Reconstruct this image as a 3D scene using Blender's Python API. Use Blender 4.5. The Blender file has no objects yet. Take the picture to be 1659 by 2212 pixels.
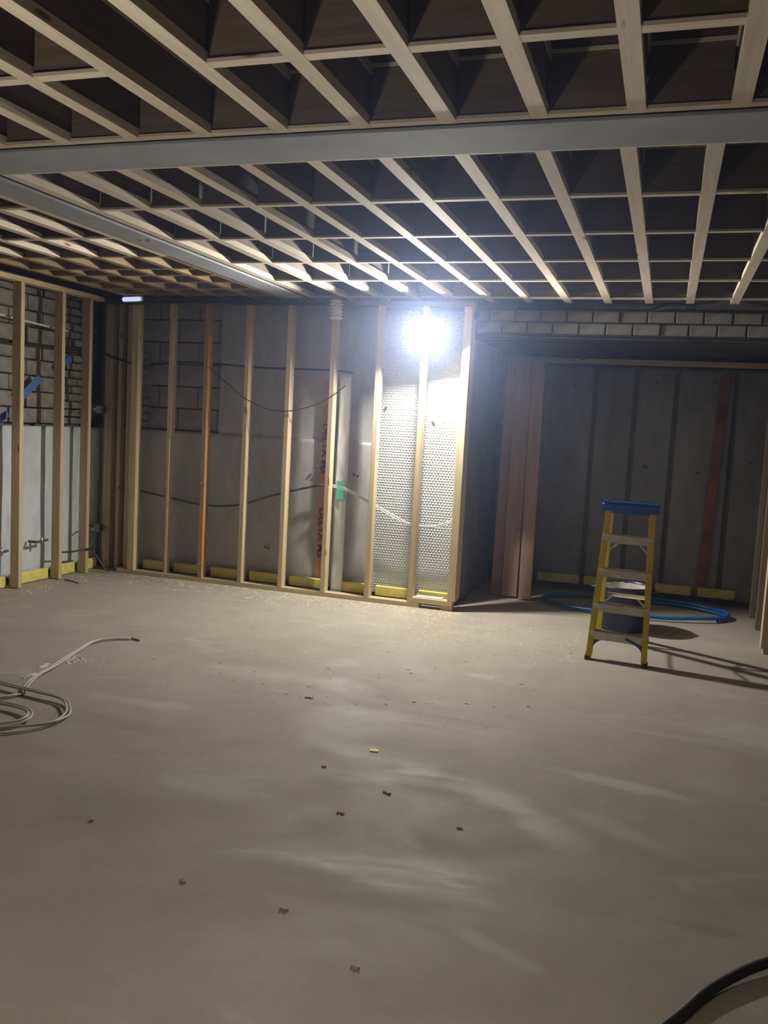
import bpy, bmesh, math, random
from mathutils import Vector, Matrix, noise
random.seed(7)
S = bpy.context.scene
C = S.collection

# ------------------------------------------------------------------ camera
yaw, pitch, roll = math.radians(-17.67345), math.radians(-5.71284), math.radians(3.03301)
fw = Vector((math.sin(yaw)*math.cos(pitch), math.cos(yaw)*math.cos(pitch), math.sin(pitch)))
rt = fw.cross(Vector((0, 0, 1))).normalized(); up = rt.cross(fw)
r2 = rt*math.cos(roll) + up*math.sin(roll); u2 = -rt*math.sin(roll) + up*math.cos(roll)
cd = bpy.data.cameras.new('camera'); cam = bpy.data.objects.new('camera', cd); C.objects.link(cam)
cam.matrix_world = Matrix(((r2.x, u2.x, -fw.x, 0), (r2.y, u2.y, -fw.y, 0), (r2.z, u2.z, -fw.z, 1.6), (0, 0, 0, 1)))
cd.sensor_fit = 'VERTICAL'; cd.sensor_height = 36; cd.sensor_width = 27; cd.lens = 36*1882.8/2212
cd.clip_start = 0.05; cd.clip_end = 60
S.camera = cam

# ------------------------------------------------------------------ world, exposure
w = bpy.data.worlds.new('world'); S.world = w; w.use_nodes = True
w.node_tree.nodes['Background'].inputs[0].default_value = (0.6, 0.7, 0.9, 1)
w.node_tree.nodes['Background'].inputs[1].default_value = 0.02
vs_ = w.node_tree.nodes.new('ShaderNodeVolumeScatter')      # added haze for the bluish glow around the floodlight
vs_.inputs['Color'].default_value = (0.45, 0.60, 1.0, 1); vs_.inputs['Density'].default_value = 0.010; vs_.inputs['Anisotropy'].default_value = 0.86
w.node_tree.links.new(vs_.outputs[0], w.node_tree.nodes['World Output'].inputs['Volume'])
S.view_settings.view_transform = 'Standard'; S.view_settings.look = 'None'
S.view_settings.gamma = 1; S.view_settings.use_curve_mapping = False
S.view_settings.exposure = 0.35

# ------------------------------------------------------------------ lights
LAMP = Vector((-2.01, 7.24, 2.405)); TILT = math.radians(32); AZ = math.radians(12)
LDIR = Vector((math.sin(AZ)*math.cos(TILT), -math.cos(AZ)*math.cos(TILT), -math.sin(TILT)))
def area(name, loc, d, sx, sy, power, col, spread=math.pi):
    l = bpy.data.lights.new(name, 'AREA'); l.shape = 'RECTANGLE'; l.size = sx; l.size_y = sy
    l.energy = power; l.color = col; l.spread = spread
    o = bpy.data.objects.new(name, l); C.objects.link(o); o.location = loc
    o.rotation_euler = Vector(d).to_track_quat('-Z', 'Y').to_euler()
    return o
pl = bpy.data.lights.new('floodlight_bulb', 'POINT'); pl.energy = 290; pl.color = (1.0, 0.965, 0.90); pl.shadow_soft_size = 0.05
po = bpy.data.objects.new('floodlight_bulb', pl); C.objects.link(po); po.location = LAMP + LDIR*0.065
# added fill strip, out of frame, to brighten the near floor
area('fill_strip_beam', (-0.9, 0.55, 2.57), (0.0, 0.1, -1), 1.5, 0.12, 10, (1.0, 0.92, 0.8), math.radians(105))
# added fill light that brightens the joists from below, out of frame
area('fill_uplight_beam', (-2.0, 1.0, 0.24), (0.05, 0.10, 1), 0.26, 0.2, 15, (1.0, 0.93, 0.82), math.radians(112))

# ------------------------------------------------------------------ materials
def mat(name, base, rough=0.7, metal=0.0, spec=0.5, emit=None, es=0.0):
    m = bpy.data.materials.new(name); m.use_nodes = True
    b = m.node_tree.nodes['Principled BSDF']
    b.inputs['Base Color'].default_value = (*base, 1); b.inputs['Roughness'].default_value = rough
    b.inputs['Metallic'].default_value = metal; b.inputs['Specular IOR Level'].default_value = spec
    if emit: b.inputs['Emission Color'].default_value = (*emit, 1); b.inputs['Emission Strength'].default_value = es
    return m
def nd(m, t, **k):
    n = m.node_tree.nodes.new(t)
    for a, v in k.items(): setattr(n, a, v)
    return n
def lk(m, a, b): m.node_tree.links.new(a, b)
def ramp(m, fac, stops):
    r = nd(m, 'ShaderNodeValToRGB'); lk(m, fac, r.inputs[0])
    while len(r.color_ramp.elements) < len(stops): r.color_ramp.elements.new(0.5)
    for e, (p, c) in zip(r.color_ramp.elements, stops): e.position = p; e.color = (*c, 1)
    return r.outputs[0]
def mapping(m, scale, rnd=True):
    t = nd(m, 'ShaderNodeTexCoord'); mp = nd(m, 'ShaderNodeMapping'); mp.inputs['Scale'].default_value = scale
    src = t.outputs['Object']
    if rnd:
        oi = nd(m, 'ShaderNodeObjectInfo'); mu = nd(m, 'ShaderNodeMath', operation='MULTIPLY'); mu.inputs[1].default_value = 40
        lk(m, oi.outputs['Random'], mu.inputs[0]); ad = nd(m, 'ShaderNodeVectorMath', operation='ADD')
        lk(m, src, ad.inputs[0]); lk(m, mu.outputs[0], ad.inputs[1]); src = ad.outputs[0]
    lk(m, src, mp.inputs['Vector']); return mp.outputs[0]
def noi(m, vec, scale, detail=4, rough=0.55, dist=0.0):
    n = nd(m, 'ShaderNodeTexNoise'); lk(m, vec, n.inputs['Vector']); n.inputs['Scale'].default_value = scale
    n.inputs['Detail'].default_value = detail; n.inputs['Roughness'].default_value = rough; n.inputs['Distortion'].default_value = dist
    return n.outputs['Fac']
def bump(m, h, strength, dist=0.01):
    b = nd(m, 'ShaderNodeBump'); b.inputs['Strength'].default_value = strength; b.inputs['Distance'].default_value = dist
    lk(m, h, b.inputs['Height']); lk(m, b.outputs[0], m.node_tree.nodes['Principled BSDF'].inputs['Normal'])
def mix(m, fac, a, b, mode='MIX'):
    x = nd(m, 'ShaderNodeMixRGB', blend_type=mode)
    if isinstance(fac, (int, float)): x.inputs[0].default_value = fac
    else: lk(m, fac, x.inputs[0])
    for i, v in ((1, a), (2, b)):
        if isinstance(v, tuple): x.inputs[i].default_value = (*v, 1)
        else: lk(m, v, x.inputs[i])
    return x.outputs[0]
def col(m, c): lk(m, c, m.node_tree.nodes['Principled BSDF'].inputs['Base Color'])

def wood(name, dark, light, knot=(0.25, 0.13, 0.06)):
    m = mat(name, light, 0.72)
    v = mapping(m, (14, 14, 0.9)); g = noi(m, v, 2.2, 5, 0.6, 0.6)
    c = ramp(m, g, [(0.3, dark), (0.7, light)])
    vk = mapping(m, (5, 5, 1.3)); k = nd(m, 'ShaderNodeTexVoronoi'); lk(m, vk, k.inputs['Vector']); k.inputs['Scale'].default_value = 1.6
    kf = ramp(m, k.outputs['Distance'], [(0.05, (1, 1, 1)), (0.10, (0, 0, 0))])
    c2 = mix(m, kf, c, knot)
    oi = nd(m, 'ShaderNodeObjectInfo'); t = ramp(m, oi.outputs['Random'], [(0, (0.86, 0.84, 0.80)), (1, (1, 1, 1))])
    col(m, mix(m, 1.0, c2, t, 'MULTIPLY')); bump(m, g, 0.15, 0.003)
    return m
M = {}
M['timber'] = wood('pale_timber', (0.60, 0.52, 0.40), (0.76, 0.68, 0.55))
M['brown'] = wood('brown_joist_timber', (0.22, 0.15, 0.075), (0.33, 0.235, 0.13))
M['web'] = wood('shaded_brown_timber', (0.13, 0.095, 0.065), (0.20, 0.15, 0.105))  # joist side colour with the shade of the bays put in
M['stud'] = wood('stud_timber', (0.50, 0.385, 0.225), (0.68, 0.55, 0.35))
M['amber'] = wood('amber_stud_timber', (0.40, 0.22, 0.075), (0.52, 0.31, 0.12))
M['plank'] = wood('pinkish_board', (0.33, 0.215, 0.15), (0.45, 0.30, 0.215))

def rough_mat(name, a, b, scale, rough=0.85, bs=0.3, detail=6, sv=(1, 1, 1), spec=0.3):
    m = mat(name, a, rough, spec=spec); v = mapping(m, sv, False); n = noi(m, v, scale, detail)
    col(m, ramp(m, n, [(0.32, a), (0.68, b)])); bump(m, n, bs, 0.01); return m
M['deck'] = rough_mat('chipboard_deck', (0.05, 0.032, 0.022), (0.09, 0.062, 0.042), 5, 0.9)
M['render'] = rough_mat('grey_render', (0.20, 0.19, 0.18), (0.34, 0.32, 0.30), 6)
M['block'] = rough_mat('pale_blockwork', (0.17, 0.155, 0.135), (0.28, 0.26, 0.23), 9, 0.95, 0.6)
M['dullblock'] = rough_mat('dull_blockwork', (0.22, 0.205, 0.19), (0.36, 0.34, 0.31), 5, 0.95, 0.4)
M['mortar'] = rough_mat('dark_mortar', (0.12, 0.11, 0.10), (0.17, 0.16, 0.145), 12)
M['steel'] = rough_mat('grey_primed_steel', (0.27, 0.285, 0.30), (0.35, 0.36, 0.37), 3, 0.8, 0.05, spec=0.25)
M['darksteel'] = rough_mat('dark_lintel_steel', (0.03, 0.03, 0.032), (0.06, 0.06, 0.06), 4, 0.6, 0.05)
M['foam'] = rough_mat('yellow_foam', (0.62, 0.54, 0.13), (0.78, 0.70, 0.20), 14, 0.85)
M['dpc'] = rough_mat('grey_edge_strip', (0.24, 0.25, 0.25), (0.33, 0.34, 0.34), 10)

# the membrane: milky grey plastic with soft vertical folds and faint cloudy dirt
def membrane(name, a, b, rough=0.42):
    m = mat(name, a, rough); v = mapping(m, (1, 1, 0.35), False); n = noi(m, v, 2.6, 5, 0.6)
    n2 = noi(m, v, 11, 3, 0.6)
    c = ramp(m, n, [(0.3, a), (0.7, b)]); d = ramp(m, n2, [(0.25, (0.78, 0.77, 0.76)), (0.6, (1, 1, 1))])
    col(m, mix(m, 1.0, c, d, 'MULTIPLY')); bump(m, n, 0.35, 0.02); return m
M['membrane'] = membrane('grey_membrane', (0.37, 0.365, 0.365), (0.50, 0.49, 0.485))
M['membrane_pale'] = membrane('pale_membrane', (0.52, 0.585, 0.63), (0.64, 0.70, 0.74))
M['membrane_shaded'] = membrane('shaded_membrane', (0.19, 0.19, 0.195), (0.29, 0.285, 0.285))  # alcove copy of the membrane, its shade put into the colour
M['foil'] = mat('silver_dimpled_foil', (0.50, 0.53, 0.545), 0.45, 0.15)

# floor screed
m = mat('dusty_screed', (0.42, 0.38, 0.32), 0.75, spec=0.22)
v = mapping(m, (1, 1, 1), False)
n1 = noi(m, v, 0.8, 5, 0.55, 0.8); n2 = noi(m, v, 3.2, 6, 0.6, 0.4); n3 = noi(m, v, 40, 4, 0.6)
vs = mapping(m, (0.8, 1.5, 1), False); n4 = noi(m, vs, 1.3, 5, 0.55, 1.2)
c = ramp(m, n1, [(0.3, (0.315, 0.28, 0.235)), (0.7, (0.37, 0.34, 0.295))])
c = mix(m, 1.0, c, ramp(m, n2, [(0.3, (0.90, 0.89, 0.875)), (0.65, (1.02, 1.02, 1.02))]), 'MULTIPLY')
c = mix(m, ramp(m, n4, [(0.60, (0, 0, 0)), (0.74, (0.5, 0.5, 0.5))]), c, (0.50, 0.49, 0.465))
c = mix(m, 1.0, c, ramp(m, n3, [(0.3, (0.95, 0.95, 0.95)), (0.7, (1.03, 1.03, 1.03))]), 'MULTIPLY')
wob = noi(m, v, 2.6, 5, 0.6, 0.5)
def sheen_or_stain(c, x, y, rx, ry, ang, colr, k):
    # pale: painted floor sheen, brown: stain; rotated ellipse with a ragged edge
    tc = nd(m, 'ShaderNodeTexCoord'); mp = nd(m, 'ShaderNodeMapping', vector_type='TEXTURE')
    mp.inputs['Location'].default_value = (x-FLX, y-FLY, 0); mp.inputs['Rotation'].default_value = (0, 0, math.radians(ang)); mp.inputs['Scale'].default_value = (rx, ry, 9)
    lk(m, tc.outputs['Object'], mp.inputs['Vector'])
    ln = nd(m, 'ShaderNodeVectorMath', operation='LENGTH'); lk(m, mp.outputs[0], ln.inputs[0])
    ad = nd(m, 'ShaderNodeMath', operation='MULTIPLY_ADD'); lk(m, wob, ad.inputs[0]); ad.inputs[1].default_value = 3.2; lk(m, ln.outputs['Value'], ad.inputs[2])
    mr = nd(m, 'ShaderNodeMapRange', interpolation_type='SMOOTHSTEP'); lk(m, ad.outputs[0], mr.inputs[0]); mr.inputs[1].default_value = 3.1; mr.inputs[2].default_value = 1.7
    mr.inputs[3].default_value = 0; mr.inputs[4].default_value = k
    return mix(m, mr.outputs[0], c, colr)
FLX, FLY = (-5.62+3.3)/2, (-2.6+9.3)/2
SHEEN = (0.52, 0.52, 0.52); BROWN = (0.235, 0.205, 0.165)
for a_ in ((-0.99, 3.82, .10, .07, 0, SHEEN, .7), (-0.60, 3.66, .20, .10, -12, SHEEN, .75), (-0.36, 3.45, .22, .11, -25, SHEEN, .75), (-0.10, 4.08, .32, .05, -8, SHEEN, .5),
           (-0.02, 3.55, .30, .07, -30, SHEEN, .35), (-2.67, 4.09, .28, .07, 5, SHEEN, .45), (-1.60, 4.45, .30, .45, 10, SHEEN, .25), (-1.75, 3.28, .25, .09, 10, SHEEN, .35), (0.6, 5.1, .5, .2, 0, SHEEN, .25),
           (-0.36, 2.56, .18, .035, -25, SHEEN, .4), (-2.3, 4.9, .5, .12, 8, SHEEN, .25), (-1.22, 3.12, .13, .07, 10, BROWN, .5), (-0.95, 2.72, .34, .06, -8, BROWN, .45), (0.15, 3.3, .4, .2, -30, BROWN, .4),
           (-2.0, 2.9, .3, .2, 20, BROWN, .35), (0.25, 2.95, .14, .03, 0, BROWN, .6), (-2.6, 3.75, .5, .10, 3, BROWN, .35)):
    c = sheen_or_stain(c, *a_)
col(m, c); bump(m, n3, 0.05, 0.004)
rr = nd(m, 'ShaderNodeMapRange'); lk(m, n4, rr.inputs[0]); rr.inputs[1].default_value = 0.35; rr.inputs[2].default_value = 0.7
rr.inputs[3].default_value = 0.8; rr.inputs[4].default_value = 0.5
lk(m, rr.outputs[0], m.node_tree.nodes['Principled BSDF'].inputs['Roughness'])
M['floor'] = m

M['orange'] = rough_mat('orange_tape', (0.46, 0.17, 0.06), (0.58, 0.25, 0.08), 7, 0.5, 0.05)
M['shadetape'] = rough_mat('patchy_shaded_tape', (0.13, 0.045, 0.03), (0.36, 0.14, 0.05), 2.2, 0.6, 0.05, detail=2)  # darker copy of the orange tape: alcove shade put into the colour
M['ink'] = mat('dark_print', (0.06, 0.03, 0.025), 0.6)
M['teal'] = mat('teal_tape', (0.10, 0.46, 0.38), 0.5)
M['bluetape'] = mat('blue_strap', (0.05, 0.13, 0.34), 0.6)
M['poly'] = membrane('clear_polythene', (0.52, 0.56, 0.60), (0.68, 0.72, 0.75), 0.25)
M['black'] = mat('black_rubber', (0.012, 0.012, 0.014), 0.45)
M['grey_cable'] = mat('grey_cable_sheath', (0.50, 0.47, 0.41), 0.5)
M['white_cable'] = mat('white_cable_sheath', (0.72, 0.72, 0.70), 0.4)
M['dark_plastic'] = mat('dark_grey_plastic', (0.07, 0.08, 0.08), 0.5)
M['galv'] = mat('galvanised_metal', (0.45, 0.46, 0.46), 0.35, 0.8)
M['yellow'] = mat('yellow_fibreglass', (0.66, 0.50, 0.015), 0.42)
M['blue'] = mat('blue_moulded_plastic', (0.015, 0.09, 0.36), 0.4)
M['alu'] = rough_mat('dusty_aluminium', (0.52, 0.48, 0.42), (0.66, 0.62, 0.55), 12, 0.5, 0.05)
M['bucket'] = mat('navy_bucket_plastic', (0.016, 0.02, 0.055), 0.4)
M['plaster'] = rough_mat('dried_plaster', (0.42, 0.39, 0.33), (0.62, 0.59, 0.52), 9, 0.95, 0.6)
M['bluepipe'] = mat('blue_water_pipe', (0.01, 0.13, 0.42), 0.3)
M['red'] = mat('red_plastic', (0.55, 0.06, 0.04), 0.5)
M['white_plastic'] = mat('white_plastic', (0.75, 0.75, 0.74), 0.4)
M['chip'] = wood('wood_chip', (0.42, 0.32, 0.2), (0.62, 0.52, 0.36))
M['paper'] = mat('yellow_paper', (0.82, 0.80, 0.30), 0.7)
M['sawdust'] = mat('sawdust', (0.68, 0.58, 0.40), 0.9)
M['crumb'] = mat('white_crumb', (0.8, 0.79, 0.77), 0.8)
M['lens'] = mat('lit_floodlight_glass', (1, 1, 1), 0.3, emit=(1.0, 0.99, 0.97), es=60)
M['strip'] = mat('lit_bluish_diffuser', (0.7, 0.75, 0.9), 0.4, emit=(0.50, 0.56, 0.85), es=0.9)

# ------------------------------------------------------------------ helpers
def link(name, me, parent=None):
    o = bpy.data.objects.new(name, me); C.objects.link(o)
    if parent is not None: o.parent = parent
    return o
def tag(o, label=None, cat=None, group=None, kind=None):
    if label: o['label'] = label
    if cat: o['category'] = cat
    if group: o['group'] = group
    if kind: o['kind'] = kind
    return o
def empty(name, loc, label=None, cat=None, group=None):
    o = bpy.data.objects.new(name, None); C.objects.link(o); o.location = loc; o.empty_display_size = .1
    return tag(o, label, cat, group)
def mesh_from(bm, name, m, smooth=False):
    bmesh.ops.recalc_face_normals(bm, faces=bm.faces)
    me = bpy.data.meshes.new(name); bm.to_mesh(me); bm.free(); me.materials.append(m)
    if smooth:
        for p in me.polygons: p.use_smooth = True
    return me
def local(o, parent):       # parent at non zero location: keep world placement
    if parent is not None:
        o.location = Vector(o.location) - Vector(parent.location)
    return o
def prism_bm(bm, ring, z0, z1, M4=None):
    a = [bm.verts.new((x, y, z0)) for x, y in ring]; b = [bm.verts.new((x, y, z1)) for x, y in ring]
    n = len(ring)
    for i in range(n): bm.faces.new((a[i], a[(i+1) % n], b[(i+1) % n], b[i]))
    bm.faces.new(a[::-1]); bm.faces.new(b)
    if M4 is not None:
        bmesh.ops.transform(bm, matrix=M4, verts=a+b)
def chring(w, d, c):
    w /= 2; d /= 2
    return [(-w+c, -d), (w-c, -d), (w, -d+c), (w, d-c), (w-c, d), (-w+c, d), (-w, d-c), (-w, -d+c)]
cache = {}
def lumber(name, axis, center, length, w, d, m, parent, ch=0.003):
    """a straight timber: long axis is local z so the grain runs along it.
    axis z: w=x d=y; axis y: w=x d=z; axis x: w=z d=y"""
    k = (round(length, 4), w, d, m.name)
    if k not in cache:
        bm = bmesh.new(); prism_bm(bm, chring(w, d, ch), -length/2, length/2); cache[k] = mesh_from(bm, name, m)
    o = link(name, cache[k], parent); o.location = center
    if axis == 'y': o.rotation_euler = (math.pi/2, 0, 0)
    if axis == 'x': o.rotation_euler = (0, math.pi/2, 0)
    return local(o, parent)
def box_bm(bm, c, s, rot=None):
    r = bmesh.ops.create_cube(bm, size=1)
    mt = Matrix.Translation(c) @ (rot.to_4x4() if rot else Matrix.Identity(4)) @ Matrix.Diagonal((*s, 1))
    bmesh.ops.transform(bm, matrix=mt, verts=r['verts']); return r['verts']
def box(name, c, s, m, parent=None, bev=0.0, rot=None):
    bm = bmesh.new(); box_bm(bm, (0, 0, 0), s)
    if bev: bmesh.ops.bevel(bm, geom=bm.edges[:], offset=bev, segments=1, affect='EDGES')
    o = link(name, mesh_from(bm, name, m), parent); o.location = c
    if rot: o.rotation_euler = rot
    return local(o, parent)
def smooth_path(P, n=8):
    P = [Vector(p) for p in P]; out = []
    Q = [P[0]*2-P[1]] + P + [P[-1]*2-P[-2]]
    for i in range(1, len(Q)-2):
        a, b, c, d = Q[i-1:i+3]
        for k in range(n):
            t = k/n
            out.append(0.5*((2*b)+(c-a)*t+(2*a-5*b+4*c-d)*t*t+(3*b-a-3*c+d)*t**3))
    out.append(P[-1]); return out
def tube_bm(bm, P, r, seg=8, rf=None):
    rings = []; t0 = (P[1]-P[0]).normalized()
    nrm = t0.orthogonal().normalized()
    for i, p in enumerate(P):
        t = (P[min(i+1, len(P)-1)]-P[max(i-1, 0)]).normalized()
        nrm = (nrm - t*nrm.dot(t)).normalized(); bn = t.cross(nrm); rad = r if rf is None else rf(i)
        rings.append([bm.verts.new(p + nrm*math.cos(2*math.pi*k/seg)*rad + bn*math.sin(2*math.pi*k/seg)*rad) for k in range(seg)])
    for a, b in zip(rings, rings[1:]):
        for k in range(seg): bm.faces.new((a[k], a[(k+1) % seg], b[(k+1) % seg], b[k]))
    bm.faces.new(rings[0][::-1]); bm.faces.new(rings[-1])
def tube(name, P, r, m, parent=None, seg=8, n=8, rf=None, straight=False):
    bm = bmesh.new(); Q = [Vector(p) for p in P] if straight else smooth_path(P, n)
    if parent is not None: Q = [q - Vector(parent.location) for q in Q]
    tube_bm(bm, Q, r, seg, rf); return link(name, mesh_from(bm, name, m, True), parent)
def beam_between(bm, p0, p1, wx, ly, xdir=Vector((1, 0, 0)), ch=0.0):
    """box bar from p0 to p1; wx measured along xdir, ly along the other side"""
    p0 = Vector(p0); p1 = Vector(p1); z = (p1-p0).normalized(); x = (xdir - z*xdir.dot(z)).normalized(); y = z.cross(x)
    M4 = Matrix(((x.x, y.x, z.x, p0.x), (x.y, y.y, z.y, p0.y), (x.z, y.z, z.z, p0.z), (0, 0, 0, 1)))
    ring = chring(wx, ly, ch) if ch else [(-wx/2, -ly/2), (wx/2, -ly/2), (wx/2, ly/2), (-wx/2, ly/2)]
    prism_bm(bm, ring, 0, (p1-p0).length, M4)
def lathe_bm(bm, prof, seg=32, c=(0, 0, 0)):
    rings = []
    for r, z in prof:
        rings.append([bm.verts.new((c[0]+r*math.cos(2*math.pi*k/seg), c[1]+r*math.sin(2*math.pi*k/seg), c[2]+z)) for k in range(seg)])
    for a, b in zip(rings, rings[1:]):
        for k in range(seg): bm.faces.new((a[k], a[(k+1) % seg], b[(k+1) % seg], b[k]))
    bm.faces.new(rings[0][::-1]); bm.faces.new(rings[-1])
def sheet(name, o0, du, dv, nu, nv, amp, m, parent=None, sc=3.0, kind=None, thick=0.004, sv=0.35):
    """rippled plastic sheet: corner o0, edge vectors du (horizontal) and dv (vertical)"""
    o0 = Vector(o0); du = Vector(du); dv = Vector(dv); n = du.cross(dv).normalized(); bm = bmesh.new(); g = []
    for j in range(nv+1):
        row = []
        for i in range(nu+1):
            p = o0 + du*(i/nu) + dv*(j/nv); q = Vector((p.x*sc, p.y*sc, p.z*sc*sv))
            row.append(bm.verts.new(p + n*amp*(noise.noise(q) + 0.4*noise.noise(q*2.7))))
        g.append(row)
    for j in range(nv):
        for i in range(nu): bm.faces.new((g[j][i], g[j][i+1], g[j+1][i+1], g[j+1][i]))
    me = mesh_from(bm, name, m, True); o = link(name, me, parent)
    if parent is None or True:
        md = o.modifiers.new('solid', 'SOLIDIFY'); md.thickness = thick
    if kind: o['kind'] = kind
    return o
def struct(name, c, s, m, parent=None):
    o = box(name, c, s, m, parent); o['kind'] = 'structure'; return o

J = 2.70            # underside of the joists
JD = 0.22           # their depth
X0, X1, Y0, YB = -5.62, 3.3, -2.6, 7.6

# ------------------------------------------------------------------ floor
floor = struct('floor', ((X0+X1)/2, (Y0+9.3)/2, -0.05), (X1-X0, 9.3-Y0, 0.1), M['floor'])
bm = bmesh.new()
pts = [(-5.22+0.03*math.sin(i*1.9)+0.02*math.sin(i*.7), Y0+0.1+i*0.2) for i in range(50)]
pts = [p for p in pts if p[1] < 7.44]
lo = [bm.verts.new((-5.52, y, z)) for z in (0.0, 0.006) for x, y in pts]
hi = [bm.verts.new((x, y, z)) for z in (0.0, 0.006) for x, y in pts]
n = len(pts)
for i in range(n-1):
    bm.faces.new((lo[n+i], hi[n+i], hi[n+i+1], lo[n+i+1])); bm.faces.new((hi[i], hi[i+1], hi[n+i+1], hi[n+i]))
link('edge_strip', mesh_from(bm, 'edge_strip', M['dpc']), floor)['label'] = 'blue grey strip along the left wall'

# ------------------------------------------------------------------ ceiling: deck, joists, noggins
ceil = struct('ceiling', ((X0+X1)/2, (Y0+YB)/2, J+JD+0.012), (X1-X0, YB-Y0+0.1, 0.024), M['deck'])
JW = 0.062
near = [-2.417+0.0, -2.096, -1.789, -1.483, -1.166, -0.839, -0.521, -0.188, 0.147]
near = [-0.188+0.3285*k for k in range(-15, 11)]
far = [-3.125, -2.798, -2.488, -2.163, -1.857, -1.53, -1.21, -0.883, -0.557, -0.232, 0.085, 0.42]
farL = [-3.73-0.33*k for k in range(0, 5)]
far = sorted(farL + [-3.47] + far + [0.42+0.325*k for k in range(1, 9)])
def iprofile(name, axis, center, length, w, h, fl, parent):
    """timber I-section: pale flanges, thinner web darkened to stand for shade between joists; local z is the long axis"""
    k = ('I', name, round(length, 3), w, h, fl)
    if k not in cache:
        bm = bmesh.new()
        for (a, b, wd, mi) in ((-h/2, -h/2+fl, w, 0), (-h/2+fl, h/2-fl, w-0.014, 1), (h/2-fl, h/2, w, 0)):
            n0 = len(bm.faces)
            # local x = width, local y = -height for axis y (rotated about x)
            if axis == 'y': prism_bm(bm, [(-wd/2, a), (wd/2, a), (wd/2, b), (-wd/2, b)], -length/2, length/2)
            else: prism_bm(bm, [(-b, -wd/2), (-a, -wd/2), (-a, wd/2), (-b, wd/2)], -length/2, length/2)
            bm.faces.ensure_lookup_table()
            for f in bm.faces[n0:]: f.material_index = mi
        me = mesh_from(bm, name, M['timber']); me.materials.append(M['web']); cache[k] = me
    o = link(name, cache[k], parent); o.location = center
    o.rotation_euler = (math.pi/2, 0, 0) if axis == 'y' else (0, math.pi/2, 0)
    return local(o, parent)
def joist(x, ya, yb): iprofile('joist', 'y', (x, (ya+yb)/2, J+JD/2), round(yb-ya, 3), JW, JD, 0.036, ceil)
def nog(xa, xb, y, d=0.04, h=JD-0.004, z=None):
    if xb-xa < 0.05: return
    iprofile('noggin', 'x', ((xa+xb)/2, y, J+0.001+h/2), round(xb-xa, 3), d, h, 0.012, ceil)
for x in near: joist(x, Y0+0.05, 3.19)
B2A, B2B = -3.40, -3.18       # second steel beam
for x in far:
    if B2A-0.02 < x < B2B+0.02: continue
    if x < B2A:      # left of the diagonal beam the joists continue in browner timber
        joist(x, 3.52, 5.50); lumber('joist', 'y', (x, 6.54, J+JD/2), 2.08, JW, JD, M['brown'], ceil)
    else: joist(x, 3.52, YB-0.02)
for row, y in enumerate((-1.55, -0.15, 1.2, 2.56)):
    for a, b in zip(near, near[1:]):
        if row == 3 and abs(a-(-1.83)) < 0.17: continue
        nog(a+JW/2, b-JW/2, y + random.uniform(-.006, .006), 0.045)
for a, b in zip(near, near[1:]): nog(a+JW/2, b-JW/2, 3.172, 0.038)
edges = [x for x in far if not (B2A-0.02 < x < B2B+0.02)]
for a, b in zip(edges, edges[1:]):
    if a < B2A and b > B2B:
        continue
    left = b < B2B
    rows = (3.54, 4.17, 4.93, 5.53, 6.0, 6.28, 6.6, 6.95, 7.3) if left else (3.54, 4.25, 5.02, 5.79, 6.52, 7.35)
    for k, y in enumerate(rows):
        yy = y + (random.uniform(-.008, .008) if k else 0)
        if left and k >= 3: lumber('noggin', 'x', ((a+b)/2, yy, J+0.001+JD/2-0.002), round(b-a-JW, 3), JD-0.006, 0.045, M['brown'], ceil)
        else: nog(a+JW/2, b-JW/2, yy, 0.038)
    
# ------------------------------------------------------------------ steel beams
def ibeam(name, axis, p, length, width, height, label):
    """I section: bottom flange, web, top flange; the flange hangs flush with the joists"""
    e = empty(name, p, label, 'steel beam')
    def part(nm, off, s):
        if axis == 'x': c, ss = (p[0], p[1]+off[0], p[2]+off[1]), (length, s[0], s[1])
        else: c, ss = (p[0]+off[0], p[1], p[2]+off[1]), (s[0], length, s[1])
        o = box(nm, c, ss, M['steel'], e, 0.002); return o
    part('bottom_flange', (0, 0.007), (width, 0.014)); part('web', (0, height/2), (0.01, height-0.03)); part('top_flange', (0, height-0.008), (width, 0.014))
    return e
b1 = ibeam('steel_beam', 'x', (-1.16, 3.355, J-0.012), 8.9, 0.30, 0.205, 'grey steel beam running straight across the whole ceiling in front')
b2 = ibeam('steel_beam', 'y', ((B2A+B2B)/2, 5.545, J-0.012), 4.05, 0.215, 0.205, 'grey steel beam running diagonally from upper left to the back wall')
for s, nm in ((-1, 'x'),):
    lumber('edge_batten', 'y', (-3.42, 5.545, J+0.06), 4.03, 0.028, 0.12, M['timber'], b2)
for (x, y) in ((-3.3, 4.94), (-3.26, 4.97), (-3.23, 4.93)):
    box('rust_spot', (x, y, J-0.0135), (0.02, 0.02, 0.003), M['red'], b2, 0.001)

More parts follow.
